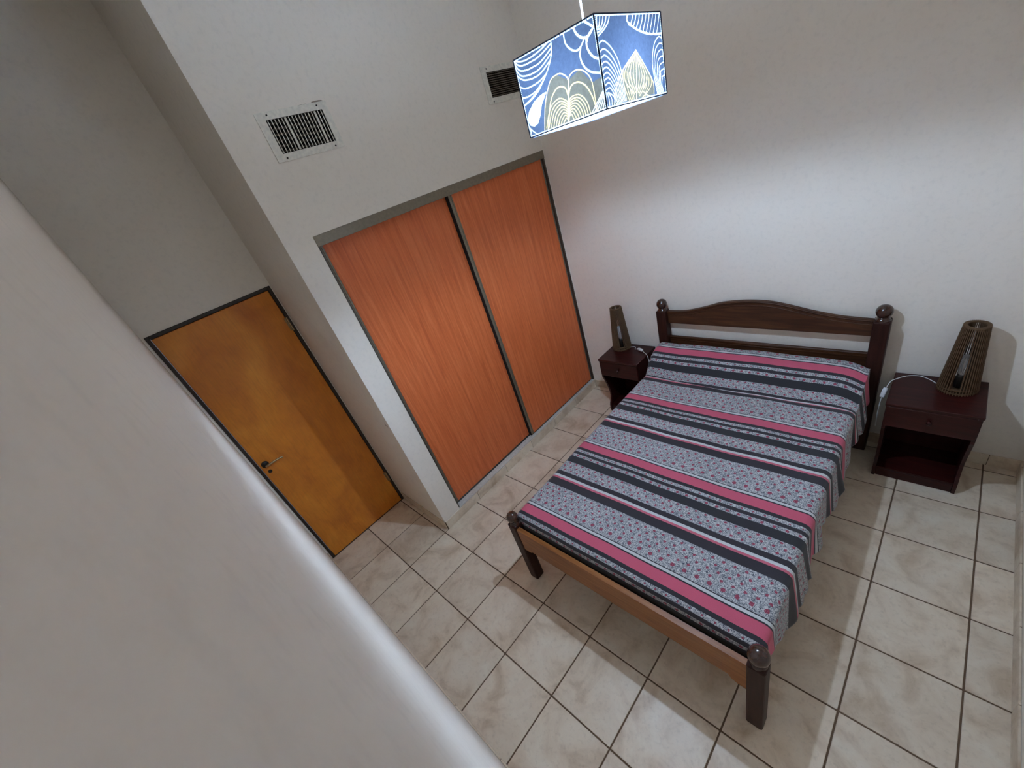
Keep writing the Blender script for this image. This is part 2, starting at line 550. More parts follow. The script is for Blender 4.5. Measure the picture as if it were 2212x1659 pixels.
# ------------------------------------------------------------------ brown door
d1 = struct(empty('door_1', (XD, -0.327, 0)), 'flat ochre brown plywood door in a dark frame')
def dpart(name, bm, mat, parent=None, smooth=False):
    """geometry given in world coordinates, parent carries the offset"""
    o = obj(name, bm, mat, parent, smooth)
    if parent is not None:
        o.matrix_parent_inverse = Matrix.Translation(parent_world(parent)).inverted()
    return o
def parent_world(p):
    # parts made by dpart sit at the world origin (their parent's offset is undone)
    return Vector(p.location) if p.parent is None else Vector((0, 0, 0))
fy0, fy1, fz = DOOR[0], DOOR[1], DOOR[3]
FW = 0.020
bm = bmesh.new()
box(bm, (XD - 0.09, fy0, 0), (XD + 0.006, fy0 + FW, fz), 0.003)
box(bm, (XD - 0.09, fy1 - FW, 0), (XD + 0.006, fy1, fz), 0.003)
box(bm, (XD - 0.09, fy0 + FW, fz - FW), (XD + 0.006, fy1 - FW, fz), 0.003)
dpart('door_frame', bm, M_DFRAME, d1)
leaf = dpart('door_leaf', B((XD - 0.040, fy0 + FW + 0.003, 0.004), (XD - 0.002, fy1 - FW - 0.003, fz - FW - 0.004), 0.002), M_DOOR, d1)
bm = bmesh.new()
lathe(bm, [(0.024, 0), (0.024, 0.004), (0.019, 0.007), (0.008, 0.008), (0.008, 0.045), (0.0, 0.045)], n=20, cap=False)
bmesh.ops.rotate(bm, verts=bm.verts, cent=(0, 0, 0), matrix=Matrix.Rotation(PI / 2, 3, 'Y'))
bmesh.ops.translate(bm, verts=bm.verts, vec=(XD - 0.002, -0.630, 1.010))
o = dpart('handle_rose', bm, M_IRON, leaf, True)
bm = bmesh.new()
tube(bm, spline([(XD + 0.040, -0.634, 1.010), (XD + 0.047, -0.618, 1.011), (XD + 0.046, -0.580, 1.013), (XD + 0.044, -0.540, 1.010), (XD + 0.040, -0.520, 1.004)], 5), 0.0075, 10)
o = dpart('lever_handle', bm, M_STEEL, leaf, True)
bm = bmesh.new()
lathe(bm, [(0.013, 0), (0.013, 0.003), (0.0, 0.003)], n=16, cap=False)
bmesh.ops.rotate(bm, verts=bm.verts, cent=(0, 0, 0), matrix=Matrix.Rotation(PI / 2, 3, 'Y'))
bmesh.ops.translate(bm, verts=bm.verts, vec=(XD - 0.002, -0.632, 0.945))
dpart('keyhole_cover', bm, M_IRON, leaf)
for z in (1.77, 0.30):
    bm = bmesh.new()
    box(bm, (XD - 0.003, fy1 - FW - 0.016, z - 0.045), (XD + 0.003, fy1 - FW + 0.002, z + 0.045), 0.001)
    lathe(bm, [(0.006, -0.048), (0.006, 0.048)], (XD + 0.006, fy1 - FW + 0.001, z), 10)
    dpart('hinge', bm, M_STEEL, d1)

# ------------------------------------------------------------------ wardrobe with two sliding doors
wy0, wy1, wz0, wz1 = WARD
wa = tag(empty('wardrobe', (0, (wy0 + wy1) / 2, wz0)), 'built-in wardrobe with two reddish cherry sliding doors in a bronze aluminium frame', 'wardrobe')
bm = bmesh.new()
box(bm, (-0.085, wy0, wz1 - 0.055), (0.004, wy1, wz1), 0.002)
box(bm, (-0.085, wy0 + 0.0, wz1 - 0.075), (-0.080, wy1, wz1 - 0.05))
dpart('top_track', bm, M_ALU, wa)
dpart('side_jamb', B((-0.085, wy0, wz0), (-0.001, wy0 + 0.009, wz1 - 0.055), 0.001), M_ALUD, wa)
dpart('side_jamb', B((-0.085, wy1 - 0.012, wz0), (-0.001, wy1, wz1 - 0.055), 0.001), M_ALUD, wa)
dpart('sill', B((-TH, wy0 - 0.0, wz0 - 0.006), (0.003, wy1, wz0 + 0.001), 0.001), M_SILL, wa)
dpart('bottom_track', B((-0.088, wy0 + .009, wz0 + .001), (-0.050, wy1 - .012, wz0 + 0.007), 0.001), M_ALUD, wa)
dpart('back_panel', B((-TH, wy0, wz0), (-TH + 0.006, wy1, wz1)), M_BLACK, wa)
def sliding(yl, yr, xf, nm, stl, str_, lab):
    e = dpart('sliding_door', B((xf - 0.018, yl + stl, wz0 + 0.010), (xf - 0.004, yr - str_, wz1 - 0.050), 0.001), M_CHERRY, wa)
    e['label'] = lab
    z0, z1 = wz0 + 0.008, wz1 - 0.048
    bm = bmesh.new()
    for a, b_ in ((yl, yl + stl), (yr - str_, yr)):
        if b_ - a > 0.02:
            box(bm, (xf - 0.026, a, z0), (xf, a + (b_ - a) * .42, z1), 0.002)
            box(bm, (xf - 0.026, a + (b_ - a) * .42, z0), (xf - 0.005, b_, z1), 0.001)
            box(bm, (xf - 0.026, a + (b_ - a) * .66, z0), (xf - 0.002, a + (b_ - a) * .76, z1), 0.001)
        else:
            box(bm, (xf - 0.024, a, z0), (xf, b_, z1), 0.002)
    dpart('stile', bm, M_ALU, e)
    dpart('gap_shade_strip', B((xf - 0.034, yl - 0.004, z0), (xf - 0.003, yl - 0.0005, z1)), M_BLACK, e)  # black strip added as painted shade for the dark gap beside the stile
    bm = bmesh.new()
    box(bm, (xf - 0.024, yl + stl, z0), (xf - 0.002, yr - str_, z0 + 0.006), 0.001)
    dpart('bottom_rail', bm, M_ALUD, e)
sliding(wy0 + 0.010, 1.185, -0.052, 'left', 0.036, 0.03, 'rear cherry door beside the white corner')
sliding(1.146, wy1 - 0.013, -0.020, 'right', 0.034, 0.012, 'front cherry door beside the bed wall')

# ------------------------------------------------------------------ air vents
def vent(y0, y1, z0, z1, iy0, iy1, iz0, iz1, vertical, label):
    e = tag(empty('air_vent', (0, (y0 + y1) / 2, (z0 + z1) / 2)), label, 'vent', 'air vents above the wardrobe')
    bm = wall_holes(y0, y1, z0, z1, [(iy0, iy1, iz0, iz1)], lambda bm, a, b_, c, d: box(bm, (0.0005, a, c), (0.0045, b_, d)))
    dpart('frame', bm, M_VENTW, e)
    bm = bmesh.new()
    box(bm, (-0.100, iy0, iz0), (-0.095, iy1, iz1))
    for a in ((iy0, iz0, iy1, iz0 + .002), (iy0, iz1 - .002, iy1, iz1), (iy0, iz0, iy0 + .002, iz1), (iy1 - .002, iz0, iy1, iz1)):
        box(bm, (-0.100, a[0], a[1]), (0.0, a[2], a[3]))
    dpart('duct', bm, M_DUCT, e)
    n = 17 if vertical else 12
    lo, hi = (iy0, iy1) if vertical else (iz0, iz1)
    for k in range(n):
        c = lo + (k + 0.5) * (hi - lo) / n
        bm = bmesh.new()
        if vertical:
            box(bm, (-0.002, -0.0018, iz0 + .002), (0.002, 0.0018, iz1 - .002))
            bmesh.ops.rotate(bm, verts=bm.verts, cent=(0, 0, 0), matrix=Matrix.Rotation(math.radians(-6 if k not in (5, 14) else 40), 3, 'Z'))
            if k in (5, 14):
                bmesh.ops.scale(bm, verts=bm.verts, vec=(1.0, 2.0, 1.0))
            bmesh.ops.translate(bm, verts=bm.verts, vec=(0, c, 0))
            dpart('slat', bm, M_VENTW, e)
        else:
            box(bm, (-0.014, iy0 + .002, -0.0012), (0.000, iy1 - .002, 0.0012))
            bmesh.ops.rotate(bm, verts=bm.verts, cent=(0, 0, 0), matrix=Matrix.Rotation(math.radians(20), 3, 'Y'))
            bmesh.ops.translate(bm, verts=bm.verts, vec=(0, 0, c))
            dpart('slat', bm, M_VENTG, e)
    bm = bmesh.new()           # second row of crossing blades behind
    if vertical:
        for k in range(6):
            c = iz0 + (k + .5) * (iz1 - iz0) / 6
            box(bm, (-0.040, iy0 + .002, c - .0035), (-0.022, iy1 - .002, c + .0035))
    else:
        for k in range(16):
            c = iy0 + (k + .5) * (iy1 - iy0) / 16
            box(bm, (-0.040, c - .0015, iz0 + .002), (-0.022, c + .0015, iz1 - .002))
    dpart('rear_blades', bm, M_VENTR, e)
    for yy, zz in ((y0 + .055, z1 - .014), (y1 - .055, z1 - .014), (y0 + .050, z0 + .012), (y1 - .050, z0 + .012)):
        bm = bmesh.new()
        lathe(bm, [(0.0042, 0), (0.0042, 0.002), (0.002, 0.0028)], n=10)
        bmesh.ops.rotate(bm, verts=bm.verts, cent=(0, 0, 0), matrix=Matrix.Rotation(PI / 2, 3, 'Y'))
        bmesh.ops.translate(bm, verts=bm.verts, vec=(0.0045, yy, zz))
        dpart('screw', bm, M_IRON, e)
vent(0.222, 0.590, 2.584, 2.790, *VENTS[0], True, 'white air vent with upright slats, brown stain at its upper edge')
vent(1.720, 2.140, 2.600, 2.808, *VENTS[1], False, 'air vent with level slats, partly behind the hanging lampshade')

# ------------------------------------------------------------------ bed
bed = tag(empty('bed', (1.55, 1.1, 0)), 'dark brown wooden double bed with ball finials and curved headboard', 'bed')
def post(name, x, y, h, ball_r, w_=0.070):
    bm = bmesh.new()
    box(bm, (x - w_ / 2, y - w_ / 2, 0.001), (x + w_ / 2, y + w_ / 2, h), 0.009, 2)
    o = dpart(name, bm, M_BEDZ, bed)
    bm = bmesh.new()
    prof = [(w_ * .47, -0.012), (w_ * .47, 0.0), (w_ * .40, .008), (w_ * .36, .012), (w_ * .36, .018)]
    zc = 0.018 + ball_r * 0.80
    for k in range(13):
        a = -PI / 2 * 0.62 + (PI / 2 + PI / 2 * 0.62) * k / 12
        prof.append((max(ball_r * math.cos(a), 0.0006), zc + ball_r * math.sin(a)))
    lathe(bm, prof, (x, y, h), 28)
    dpart('finial', bm, M_FINIAL, o, True)
    return o
post('head_post', 0.895, 2.078, 0.955, 0.040, 0.078)
post('head_post', 2.222, 2.078, 0.955, 0.040, 0.078)
post('foot_post', 0.890, 0.130, 0.525, 0.035, 0.066)
post('foot_post', 2.202, 0.130, 0.525, 0.039, 0.068)
# headboard: swept top edge
topc = spline([(0.925, .942), (1.069, .949), (1.21, .983), (1.342, 1.024), (1.493, 1.043), (1.634, 1.041), (1.74, 1.022), (1.892, .983), (2.033, .957), (2.19, .945)], 6)
pts = [(0.925, .842), (2.19, .842)] + [(p[0], p[1]) for p in reversed(topc)]
hb = dpart('headboard', prism(bmesh.new(), pts, 1, 2.083, 2.107), M_BEDX, bed)
for dz, nm in ((0.004, 'moulding'), (0.028, 'moulding')):
    bm = bmesh.new()
    tube(bm, [(p[0], 2.082, p[1] - dz - 0.003) for p in topc], 0.0055 if dz < .01 else 0.0035, 6)
    dpart(nm, bm, M_BEDX, hb, True)
lr = dpart('headboard_rail', B((0.925, 2.084, 0.56), (2.19, 2.106, 0.725), 0.003), M_BEDX, bed)
for z in (0.716, 0.700):
    dpart('moulding', tube(bmesh.new(), [(0.93, 2.083, z), (2.187, 2.083, z)], 0.0035, 6), M_BEDX, lr, True)
# foot rail with deeper ends
fr = [(0.925, .505), (2.17, .505), (2.17, .300), (2.135, .304), (2.112, .318), (2.100, .340), (2.06, .338), (1.55, .330), (1.03, .338), (0.995, .340), (0.980, .326), (0.955, .322), (0.925, .322)]
bm = prism(bmesh.new(), fr, 1, 0.103, 0.128)
dpart('foot_rail', bm, M_RAIL, bed)
for x in (0.875, 2.180):
    dpart('side_rail', B((x, 0.150, 0.265), (x + 0.024, 2.045, 0.400), 0.003), M_SIDE, bed)
for k in range(12):
    y = 0.24 + k * 0.155
    dpart('slat', B((0.901, y, 0.322), (2.178, y + 0.07, 0.338), 0.002), M_RAIL, bed)

mt = tag(obj('mattress', B((0.902, 0.172, 0.341), (2.176, 2.030, 0.546), 0.035, 4), M_MATTR, None, True), 'dark mattress under the striped bedspread', 'mattress')

# bedspread
def bedspread():
    XL, XRt = 0.868, 2.212
    rc = 0.040
    # across: arc length -> (x, drop)
    def across(u, v):
        # u measured from the left top edge
        Wt = XRt - XL
        if u < 0:
            s = -u
            if s < rc * PI / 2:
                a = s / rc
                return XL + rc - rc * math.sin(a), rc - rc * math.cos(a)
            return XL, rc + (s - rc * PI / 2)
        fw = Wt - 2 * rc
        if u <= fw:
            return XL + rc + u, 0.0
        s = u - fw
        if s < rc * PI / 2:
            a = s / rc
            return XRt - rc + rc * math.sin(a), rc - rc * math.cos(a)
        return XRt, rc + (s - rc * PI / 2)
    fw = (XRt - XL) - 2 * rc
    # along: polyline path (y, z), arc length anchored so that v == y on the flat part
    path = spline([(0.158, 0.455), (0.155, 0.50), (0.160, 0.535), (0.180, 0.556), (0.23, 0.562), (0.5, 0.562), (1.0, 0.562), (1.5, 0.562), (1.66, 0.563), (1.715, 0.557), (1.745, 0.562),
                   (1.79, 0.606), (1.835, 0.655), (1.89, 0.685), (1.96, 0.702), (2.00, 0.704), (2.028, 0.694), (2.035, 0.650)], 10)
    path = np.array(path)
    seg = np.hypot(*(path[1:] - path[:-1]).T)
    s = np.concatenate([[0], np.cumsum(seg)])
    i0 = int(np.argmin(abs(path[:, 0] - 1.0) + (path[:, 1] < .5)))
    s = s - s[i0] + path[i0, 0]
    vmin, vmax = s[0], s[-1]
    NV, NU = 300, 200
    vs = np.linspace(vmin, vmax, NV)
    ul, ur = -0.27, fw + 0.315
    us = np.linspace(ul, ur, NU)
    rnd = np.random.RandomState(3)
    ph = rnd.rand(40) * 6.28
    verts = []; uvs = []
    for v in vs:
        y0 = np.interp(v, s, path[:, 0]); z0 = np.interp(v, s, path[:, 1])
        for u in us:
            x, dr = across(u, v)
            y, z = y0, z0
            # at the foot the cloth is tucked in, so it hangs less there
            hem = 1.0
            if dr > rc:
                k = (dr - rc)
                side = -1 if u < 0 else 1
                lim = 0.225 + 0.034 * math.sin(v * 7.3 + ph[0]) + 0.024 * math.sin(v * 19 + ph[1]) + 0.014 * math.sin(v * 41 + ph[2])
                tf = min(1.0, max(0.0, (v - 0.22) / 0.22))
                lim *= 0.55 + 0.45 * tf
                k2 = min(k / 0.26, 1.0)
                drop = rc + lim * k2
                wave = (math.sin(v * 17.0 + ph[2]) + 0.7 * math.sin(v * 29.0 + ph[3] + 2 * k) + 0.5 * math.sin(v * 47.0 + ph[4]))
                amp = 0.015 * k2 * tf
                x += side * (abs(wave) * amp * 0.9 + 0.006 * k2)
                if side > 0:
                    x += 0.024 * k2 * max(0, math.sin(v * 10.5 + 1.2)) * tf
                y += 0.012 * k2 * math.cos(v * 17 + ph[2]) * tf
                zz = z - drop
                # extra height of the pillow end is not hung lower
                if z0 > 0.565:
                    zz -= (z0 - 0.565) * 0.0
                z = zz
            else:
                z = z - dr
                f = max(0.0, 1 - dr / rc)
                # soft unevenness of the top
                z += f * (0.0035 * math.sin(x * 5.1 + y * 3.3 + ph[5]) + 0.0028 * math.sin(y * 11 - x * 2.0 + ph[6]) + 0.0015 * math.sin(x * 17 + y * 6))
                # long creases where the cloth meets the pillows, slanting away to the right
                for q, (yc, am, sl, wd) in enumerate(((1.705, 0.007, -0.045, 0.013), (1.740, -0.006, -0.050, 0.012), (1.655, 0.004, -0.080, 0.016), (1.770, 0.005, -0.03, 0.010))):
                    c = yc + sl * (x - 1.2) + 0.008 * math.sin(x * 6 + ph[q + 8])
                    env = 1.0 / (1 + math.exp((x - 1.95) * 8))
                    z += f * am * env * math.exp(-((y - c) / wd) ** 2)
                # right shoulder dips beside the pillow
                if v > 1.70:
                    z -= 0.035 * max(0, (x - 2.08) / 0.12) ** 2 * min(1, (v - 1.70) / .1) * f
                # sag at the middle of the pillow end
                if z0 > 0.6:
                    z -= 0.010 * math.exp(-((x - 1.50) / 0.05) ** 2) * max(0, (y0 - 1.98) / .07)
            # corner roundness at the foot
            g = min(1.0, max(0.0, (v - 1.655) / 0.16)); g = g * g * (3 - 2 * g)
            verts.append((x, y, z)); uvs.append((u + 0.05, v + 0.062 * g))
    faces = []
    for a in range(NV - 1):
        for b_ in range(NU - 1):
            i = a * NU + b_
            faces.append((i, i + 1, i + NU + 1, i + NU))
    me = bpy.data.meshes.new('bedspread'); me.from_pydata(verts, [], faces)
    uvl = me.uv_layers.new(name='UVMap')
    li = np.empty(len(me.loops), dtype=np.int32); me.loops.foreach_get('vertex_index', li)
    uvl.data.foreach_set('uv', np.array(uvs, dtype=np.float32)[li].ravel())
    me.polygons.foreach_set('use_smooth', [True] * len(me.polygons))
    me.materials.append(M_SPREAD)
    o = bpy.data.objects.new('bedspread', me); C.objects.link(o)
    md = o.modifiers.new('thick', 'SOLIDIFY'); md.thickness = 0.0025; md.offset = -1
    return o
bs = tag(bedspread(), 'bedspread with pink, black and grey floral stripes draped over the bed', 'bedspread')

# ------------------------------------------------------------------ nightstands
def nightstand(x0, x1, yf, yb, zt, label):
    e = tag(empty('nightstand', ((x0 + x1) / 2, (yf + yb) / 2, 0)), label, 'nightstand', 'mahogany nightstands on both sides of the bed')
    dpart('table_top', B((x0 - 0.004, yf - 0.006, zt - 0.018), (x1 + 0.004, yb, zt), 0.004, 2), M_MAHOG, e)
    prof = spline([(yf + 0.004, 0.40), (yf + 0.020, 0.36), (yf + 0.050, 0.27), (yf + 0.066, 0.19), (yf + 0.056, 0.13), (yf + 0.030, 0.075), (yf + 0.028, 0.03), (yf + 0.030, 0.001)], 4)
    poly = [(yf + 0.004, zt - 0.018)] + [(p[0], p[1]) for p in prof] + [(yb, 0.001), (yb, zt - 0.018)]
    for a in (x0, x1 - 0.016):
        dpart('side_panel', prism(bmesh.new(), poly, 0, a, a + 0.016), M_MAHOG, e)
    dpart('back_panel', B((x0 + .016, yb - 0.010, 0.02), (x1 - .016, yb - 0.002, zt - .018)), M_MAHOG, e)
    dpart('drawer_bottom', B((x0 + .016, yf + 0.02, 0.425), (x1 - .016, yb - 0.010, 0.433)), M_MAHOG, e)
    dpart('bottom_shelf', B((x0 + .016, yf + 0.040, 0.055), (x1 - .016, yb - 0.010, 0.070)), M_MAHOG, e)
    dpart('plinth', B((x0 + .016, yf + 0.036, 0.001), (x1 - .016, yf + 0.050, 0.060), 0.002), M_MAHOG, e)
    dr = dpart('drawer', B((x0 + .018, yf, 0.434), (x1 - .018, yf + 0.30, zt - 0.021), 0.002), M_MAHOG, e)
    dpart('drawer_front', B((x0 + .004, yf - 0.004, 0.428), (x1 - .004, yf, zt - 0.021), 0.0015), M_MAHOG, dr)
    bm = bmesh.new()
    lathe(bm, [(0.006, 0), (0.005, 0.008), (0.011, 0.013), (0.012, 0.018), (0.007, 0.023), (0.0006, 0.024)], n=16)
    bmesh.ops.rotate(bm, verts=bm.verts, cent=(0, 0, 0), matrix=Matrix.Rotation(PI / 2, 3, 'X'))
    bmesh.ops.translate(bm, verts=bm.verts, vec=((x0 + x1) / 2, yf - 0.004, 0.505))
    dpart('knob', bm, M_MAHOG, dr, True)
    return e
nightstand(0.390, 0.768, 1.806, 2.118, 0.590, 'dark red mahogany nightstand between the wardrobe and the bed')
nightstand(2.326, 2.698, 1.806, 2.135, 0.585, 'dark red mahogany nightstand in the corner right of the bed')

# ------------------------------------------------------------------ slatted table lamps
def table_lamp(x, y, z, label, cordpts, swpos, swdir, gap_az, h=0.385, rb=0.083, rt=0.050):
    e = tag(empty('table_lamp', (x, y, z)), label, 'lamp', 'slatted cone lamps on the nightstands')
    bm = bmesh.new()
    lathe(bm, [(rb - 0.006, 0.002), (rb - 0.006, 0.010), (0.001, 0.010)], (x, y, z), 28)
    dpart('base', bm, M_CARDD, e)
    for zz, r in ((0.010, rb - .002), (0.028, rb - .005), (h - 0.004, rt)):
        bm = bmesh.new()
        prof = [(r - 0.016, zz - .003), (r, zz - .003), (r, zz + .003), (r - 0.016, zz + .003), (r - 0.016, zz - .003)]
        lathe(bm, prof, (x, y, z), 32, cap=False)
        dpart('ring', bm, M_CARD, e)
    # upright fins; a wider gap faces the room and shows the bulb
    n = 44
    bm = bmesh.new()
    for k in range(n):
        a = 2 * PI * k / n
        da = (a - gap_az + PI) % (2 * PI) - PI
        ca, sa = math.cos(a), math.sin(a)
        def P(r, zz, t):
            return (x + r * ca - t * sa, y + r * sa + t * ca, z + zz)
        th = 0.0019
        segs = [(0.0, h)] if abs(da) > 0.26 else [(h * 0.76, h), (0.0, 0.022)]
        for za, zb in segs:
            q = []
            for zz in (za, zb):
                r1 = rb + (rt - rb) * zz / h
                r0 = r1 - 0.014
                q.append([bm.verts.new(P(r0, zz, -th)), bm.verts.new(P(r1, zz, -th)), bm.verts.new(P(r1, zz, th)), bm.verts.new(P(r0, zz, th))])
            bm.faces.new(list(reversed(q[0]))); bm.faces.new(q[1])
            for i in range(4):
                bm.faces.new((q[0][i], q[0][(i + 1) % 4], q[1][(i + 1) % 4], q[1][i]))
    o = dpart('slats', bm, M_CARD, e); o['kind'] = 'stuff'
    bm = bmesh.new()
    lathe(bm, [(0.018, 0.010), (0.018, 0.075), (0.014, 0.090)], (x, y, z), 16)
    dpart('socket', bm, M_IRON, e, True)
    bm = bmesh.new()
    lathe(bm, [(0.012, 0.088), (0.015, 0.10), (0.026, 0.135), (0.030, 0.165), (0.026, 0.190), (0.014, 0.206), (0.001, 0.210)], (x, y, z), 20)
    dpart('bulb', bm, M_GLASS, e, True)
    bm = bmesh.new()
    tube(bm, spline(cordpts, 6), 0.0024, 8)
    c = dpart('cord', bm, M_CORD, e, True); c['label'] = 'thin white cord'
    bm = bmesh.new()
    box(bm, (-0.030, -0.012, -0.008), (0.030, 0.012, 0.009), 0.005, 2)
    o = obj('switch', bm, M_CORD, c, True)
    d = Vector(swdir).normalized()
    rot = d.to_track_quat('X', 'Z').to_matrix().to_4x4()
    o.matrix_basis = Matrix.Translation(Vector(swpos)) @ rot
    o['label'] = 'white inline switch'
    return e
zL = 0.590
table_lamp(0.490, 2.045, zL, 'slatted brown cone lamp on the nightstand beside the wardrobe',
           [(0.56, 2.045, zL + .006), (0.60, 2.055, zL + .012), (0.622, 2.050, zL + .012), (0.628, 2.030, zL + .004), (0.655, 2.034, zL + .009), (0.68, 2.022, zL + .010), (0.71, 2.006, zL + .010), (0.745, 1.985, zL + .006), (0.780, 1.958, zL + .003), (0.806, 1.935, zL - .05), (0.82, 1.925, .40)],
           (0.682, 2.022, zL + .010), (0.06, -0.028, 0.0), math.radians(-58))
zR = 0.585
table_lamp(2.585, 2.040, zR, 'slatted brown cone lamp on the nightstand in the right corner',
           [(2.51, 2.045, zR + .006), (2.47, 2.065, zR + .02), (2.43, 2.075, zR + .028), (2.38, 2.066, zR + .026), (2.335, 2.035, zR + .016), (2.312, 2.005, zR + .006), (2.296, 1.965, zR - .05), (2.290, 1.94, zR - .12), (2.292, 1.95, 0.30)],
           (2.298, 1.968, zR - .045), (-0.012, -0.04, -0.06), math.radians(-98))

# ------------------------------------------------------------------ hanging lamp
LC = Vector((1.5175, 0.690, 2.338))
HX, HY, HH = 0.149, 0.178, 0.206
lamp = tag(empty('pendant_lamp', LC), 'lit hanging lamp with a boxy blue shade printed with white and gold lines', 'lamp')
lamp.rotation_euler = (math.radians(-1.9), math.radians(-1.1), 0.0)

def homog(src, dst):
    A = []
    for (x, y), (u, v) in zip(src, dst):
        A.append([x, y, 1, 0, 0, 0, -u * x, -u * y, -u]); A.append([0, 0, 0, x, y, 1, -v * x, -v * y, -v])
    return np.linalg.svd(np.array(A))[2][-1].reshape(3, 3)
def happ(Hm, p):
    q = Hm @ np.array([p[0], p[1], 1.0]); return q[:2] / q[2]
# line drawing of the two visible faces, in the coordinates of a drawing sheet, mapped to 0..1 on the face
W_, G_ = 'w', 'g'
left_lines = []
def ad(lst, pts, w_, c=W_, n=8):
    lst.append((spline(pts, n), w_, c))
Lf = left_lines
env = [(745, 480), (752, 640), (722, 800), (640, 1010), (545, 1150), (440, 1255)]
ad(Lf, env, 9)
for p in ([(340, 738), (450, 735), (600, 640), (735, 500)], [(345, 750), (430, 790), (600, 700), (742, 545)], [(352, 775), (430, 850), (610, 770), (745, 600)],
          [(362, 830), (440, 910), (610, 840), (742, 660)], [(375, 900), (460, 955), (610, 900), (730, 745)], [(390, 1020), (470, 1050), (600, 985), (700, 880)],
          [(425, 1160), (500, 1140), (590, 1070), (670, 945)], [(440, 1255), (520, 1190), (600, 1090), (640, 1010)]):
    ad(Lf, p, 9)
ad(Lf, [(500, 1480), (540, 1520), (590, 1560)], 8); ad(Lf, [(515, 1580), (525, 1530), (505, 1490)], 8)
ad(Lf, [(930, 950), (928, 1150), (925, 1430)], 9, G_)
ad(Lf, [(668, 1520), (678, 1240), (730, 980), (800, 900), (860, 890), (915, 930), (932, 1000)], 7, G_)
ad(Lf, [(932, 1000), (940, 920), (990, 860), (1050, 845), (1120, 880), (1180, 990), (1225, 1300)], 7, G_)
ad(Lf, [(705, 1500), (735, 1210), (790, 1070), (850, 1032), (900, 1060), (925, 1150)], 9, G_)
ad(Lf, [(925, 1150), (950, 1040), (1000, 992), (1060, 990), (1130, 1050), (1190, 1180), (1230, 1360)], 9, G_)
for k in range(8):
    s_ = k / 7.0
    yp = 1165 + 215 * s_; half = 235 - 175 * s_
    ad(Lf, [(925 - half, 1490 - 20 * s_), (925 - half * .82, yp + 110 - 60 * s_), (925 - half * .45, yp + 5), (925 - half * .12, yp + 22), (925, yp + 60)], 7 if k % 2 else 6, G_)
    ad(Lf, [(925, yp + 60), (925 + half * .12, yp - 10), (925 + half * .5, yp - 38), (925 + half * .85, yp + 50 - 40 * s_), (925 + half * 1.05, 1420 - 10 * s_)], 7 if k % 2 else 6, G_)
ad(Lf, [(885, 430), (905, 540), (960, 610), (1020, 628), (1065, 590), (1110, 490)], 11)
ad(Lf, [(985, 340), (1030, 440), (1100, 482), (1165, 445), (1212, 350)], 16)
ad(Lf, [(1105, 285), (1150, 315), (1200, 350)], 14)
ad(Lf, [(1070, 590), (1060, 690), (1095, 800), (1170, 870), (1290, 885)], 12)
ad(Lf, [(1130, 500), (1140, 600), (1190, 690), (1265, 728)], 14)
ad(Lf, [(1200, 380), (1160, 440), (1140, 520)], 12)
for k in range(5):
    ad(Lf, [(1155 + 30 * k, 1360 - 8 * k), (1235 + 20 * k, 1200 - 10 * k), (1305, 1060 + 10 * k)], 6)
left_fill = [('w', [(692, 1092), (640, 1118), (560, 1200), (505, 1310), (492, 1400), (515, 1460), (560, 1475), (600, 1440), (625, 1350), (640, 1230)]),
             ('q', [(668, 1520), (680, 1240), (740, 960), (800, 900), (930, 960), (1050, 845), (1180, 990), (1330, 900), (1330, 1290)])]
Rf = []
for k in range(5):
    ad(Rf, [(1395 - 34 * k, 205), (1375 - 30 * k, 290), (1320 - 16 * k, 380 - 12 * k), (1255 - 2 * k, 450 - 40 * k)], 9)
ad(Rf, [(1597, 180), (1590, 262), (1680, 340), (1800, 388), (1900, 395), (1975, 385)], 14)
for k in range(9):
    xt = 1645 + 38 * k
    ad(Rf, [(xt + 8, 165 - 3 * k), (xt - 2, 240), (xt - 24 + k, 300 + 5 * k), (xt - 40 + 2 * k, 300 + min(k * 22, 85))], 9 if k < 6 else 7)
for k in range(9):
    s_ = k / 8.0
    y0 = 520 + 520 * s_ ** .85
    ad(Rf, [(1262 + 70 * s_, y0 + 20), (1320 + 60 * s_, y0 - 30 + 25 * s_), (1420 + 10 * s_, y0 + 70 + 30 * s_), (1500 - 60 * s_, y0 + 270 - 90 * s_), (1560 - 110 * s_, 1190 + 40 * s_)], 8)
for k in range(4):
    ad(Rf, [(1345 + 24 * k, 1280 - 6 * k), (1330 + 30 * k, 1180 - 10 * k), (1330 + 10 * k, 1090)], 7)
ad(Rf, [(1682, 588), (1600, 710), (1530, 820), (1460, 980), (1420, 1130)], 9, G_)
ad(Rf, [(1682, 588), (1780, 760), (1880, 960), (1892, 1115)], 9, G_)
ad(Rf, [(1682, 600), (1684, 900), (1680, 1180)], 8, G_)
for k in range(4):
    a = 36 * (k + 1)
    ad(Rf, [(1678, 600 + 12 * k), (1682 - a * .8, 760 + 10 * k), (1684 - a * .95, 900 + 14 * k), (1684 - a * .45, 1010 + 18 * k), (1682 - 12 * k, 1070 + 22 * k)], 6, G_)
    ad(Rf, [(1686, 600 + 12 * k), (1686 + a * .6, 760 + 10 * k), (1688 + a * .85, 880 + 14 * k), (1688 + a * .5, 1010 + 16 * k), (1690 + 10 * k, 1080 + 18 * k)], 6, G_)
for k in range(4):
    ad(Rf, [(1530 + 34 * k, 830 + 10 * k), (1530 + 32 * k, 960), (1560 + 26 * k, 1080), (1600 + 18 * k, 1195 - 4 * k)], 5, G_)
    ad(Rf, [(1860 - 30 * k, 920 - 8 * k), (1860 - 30 * k, 1000), (1820 - 20 * k, 1080), (1750 + 30 * k, 1155 - 4 * k)], 5, G_)
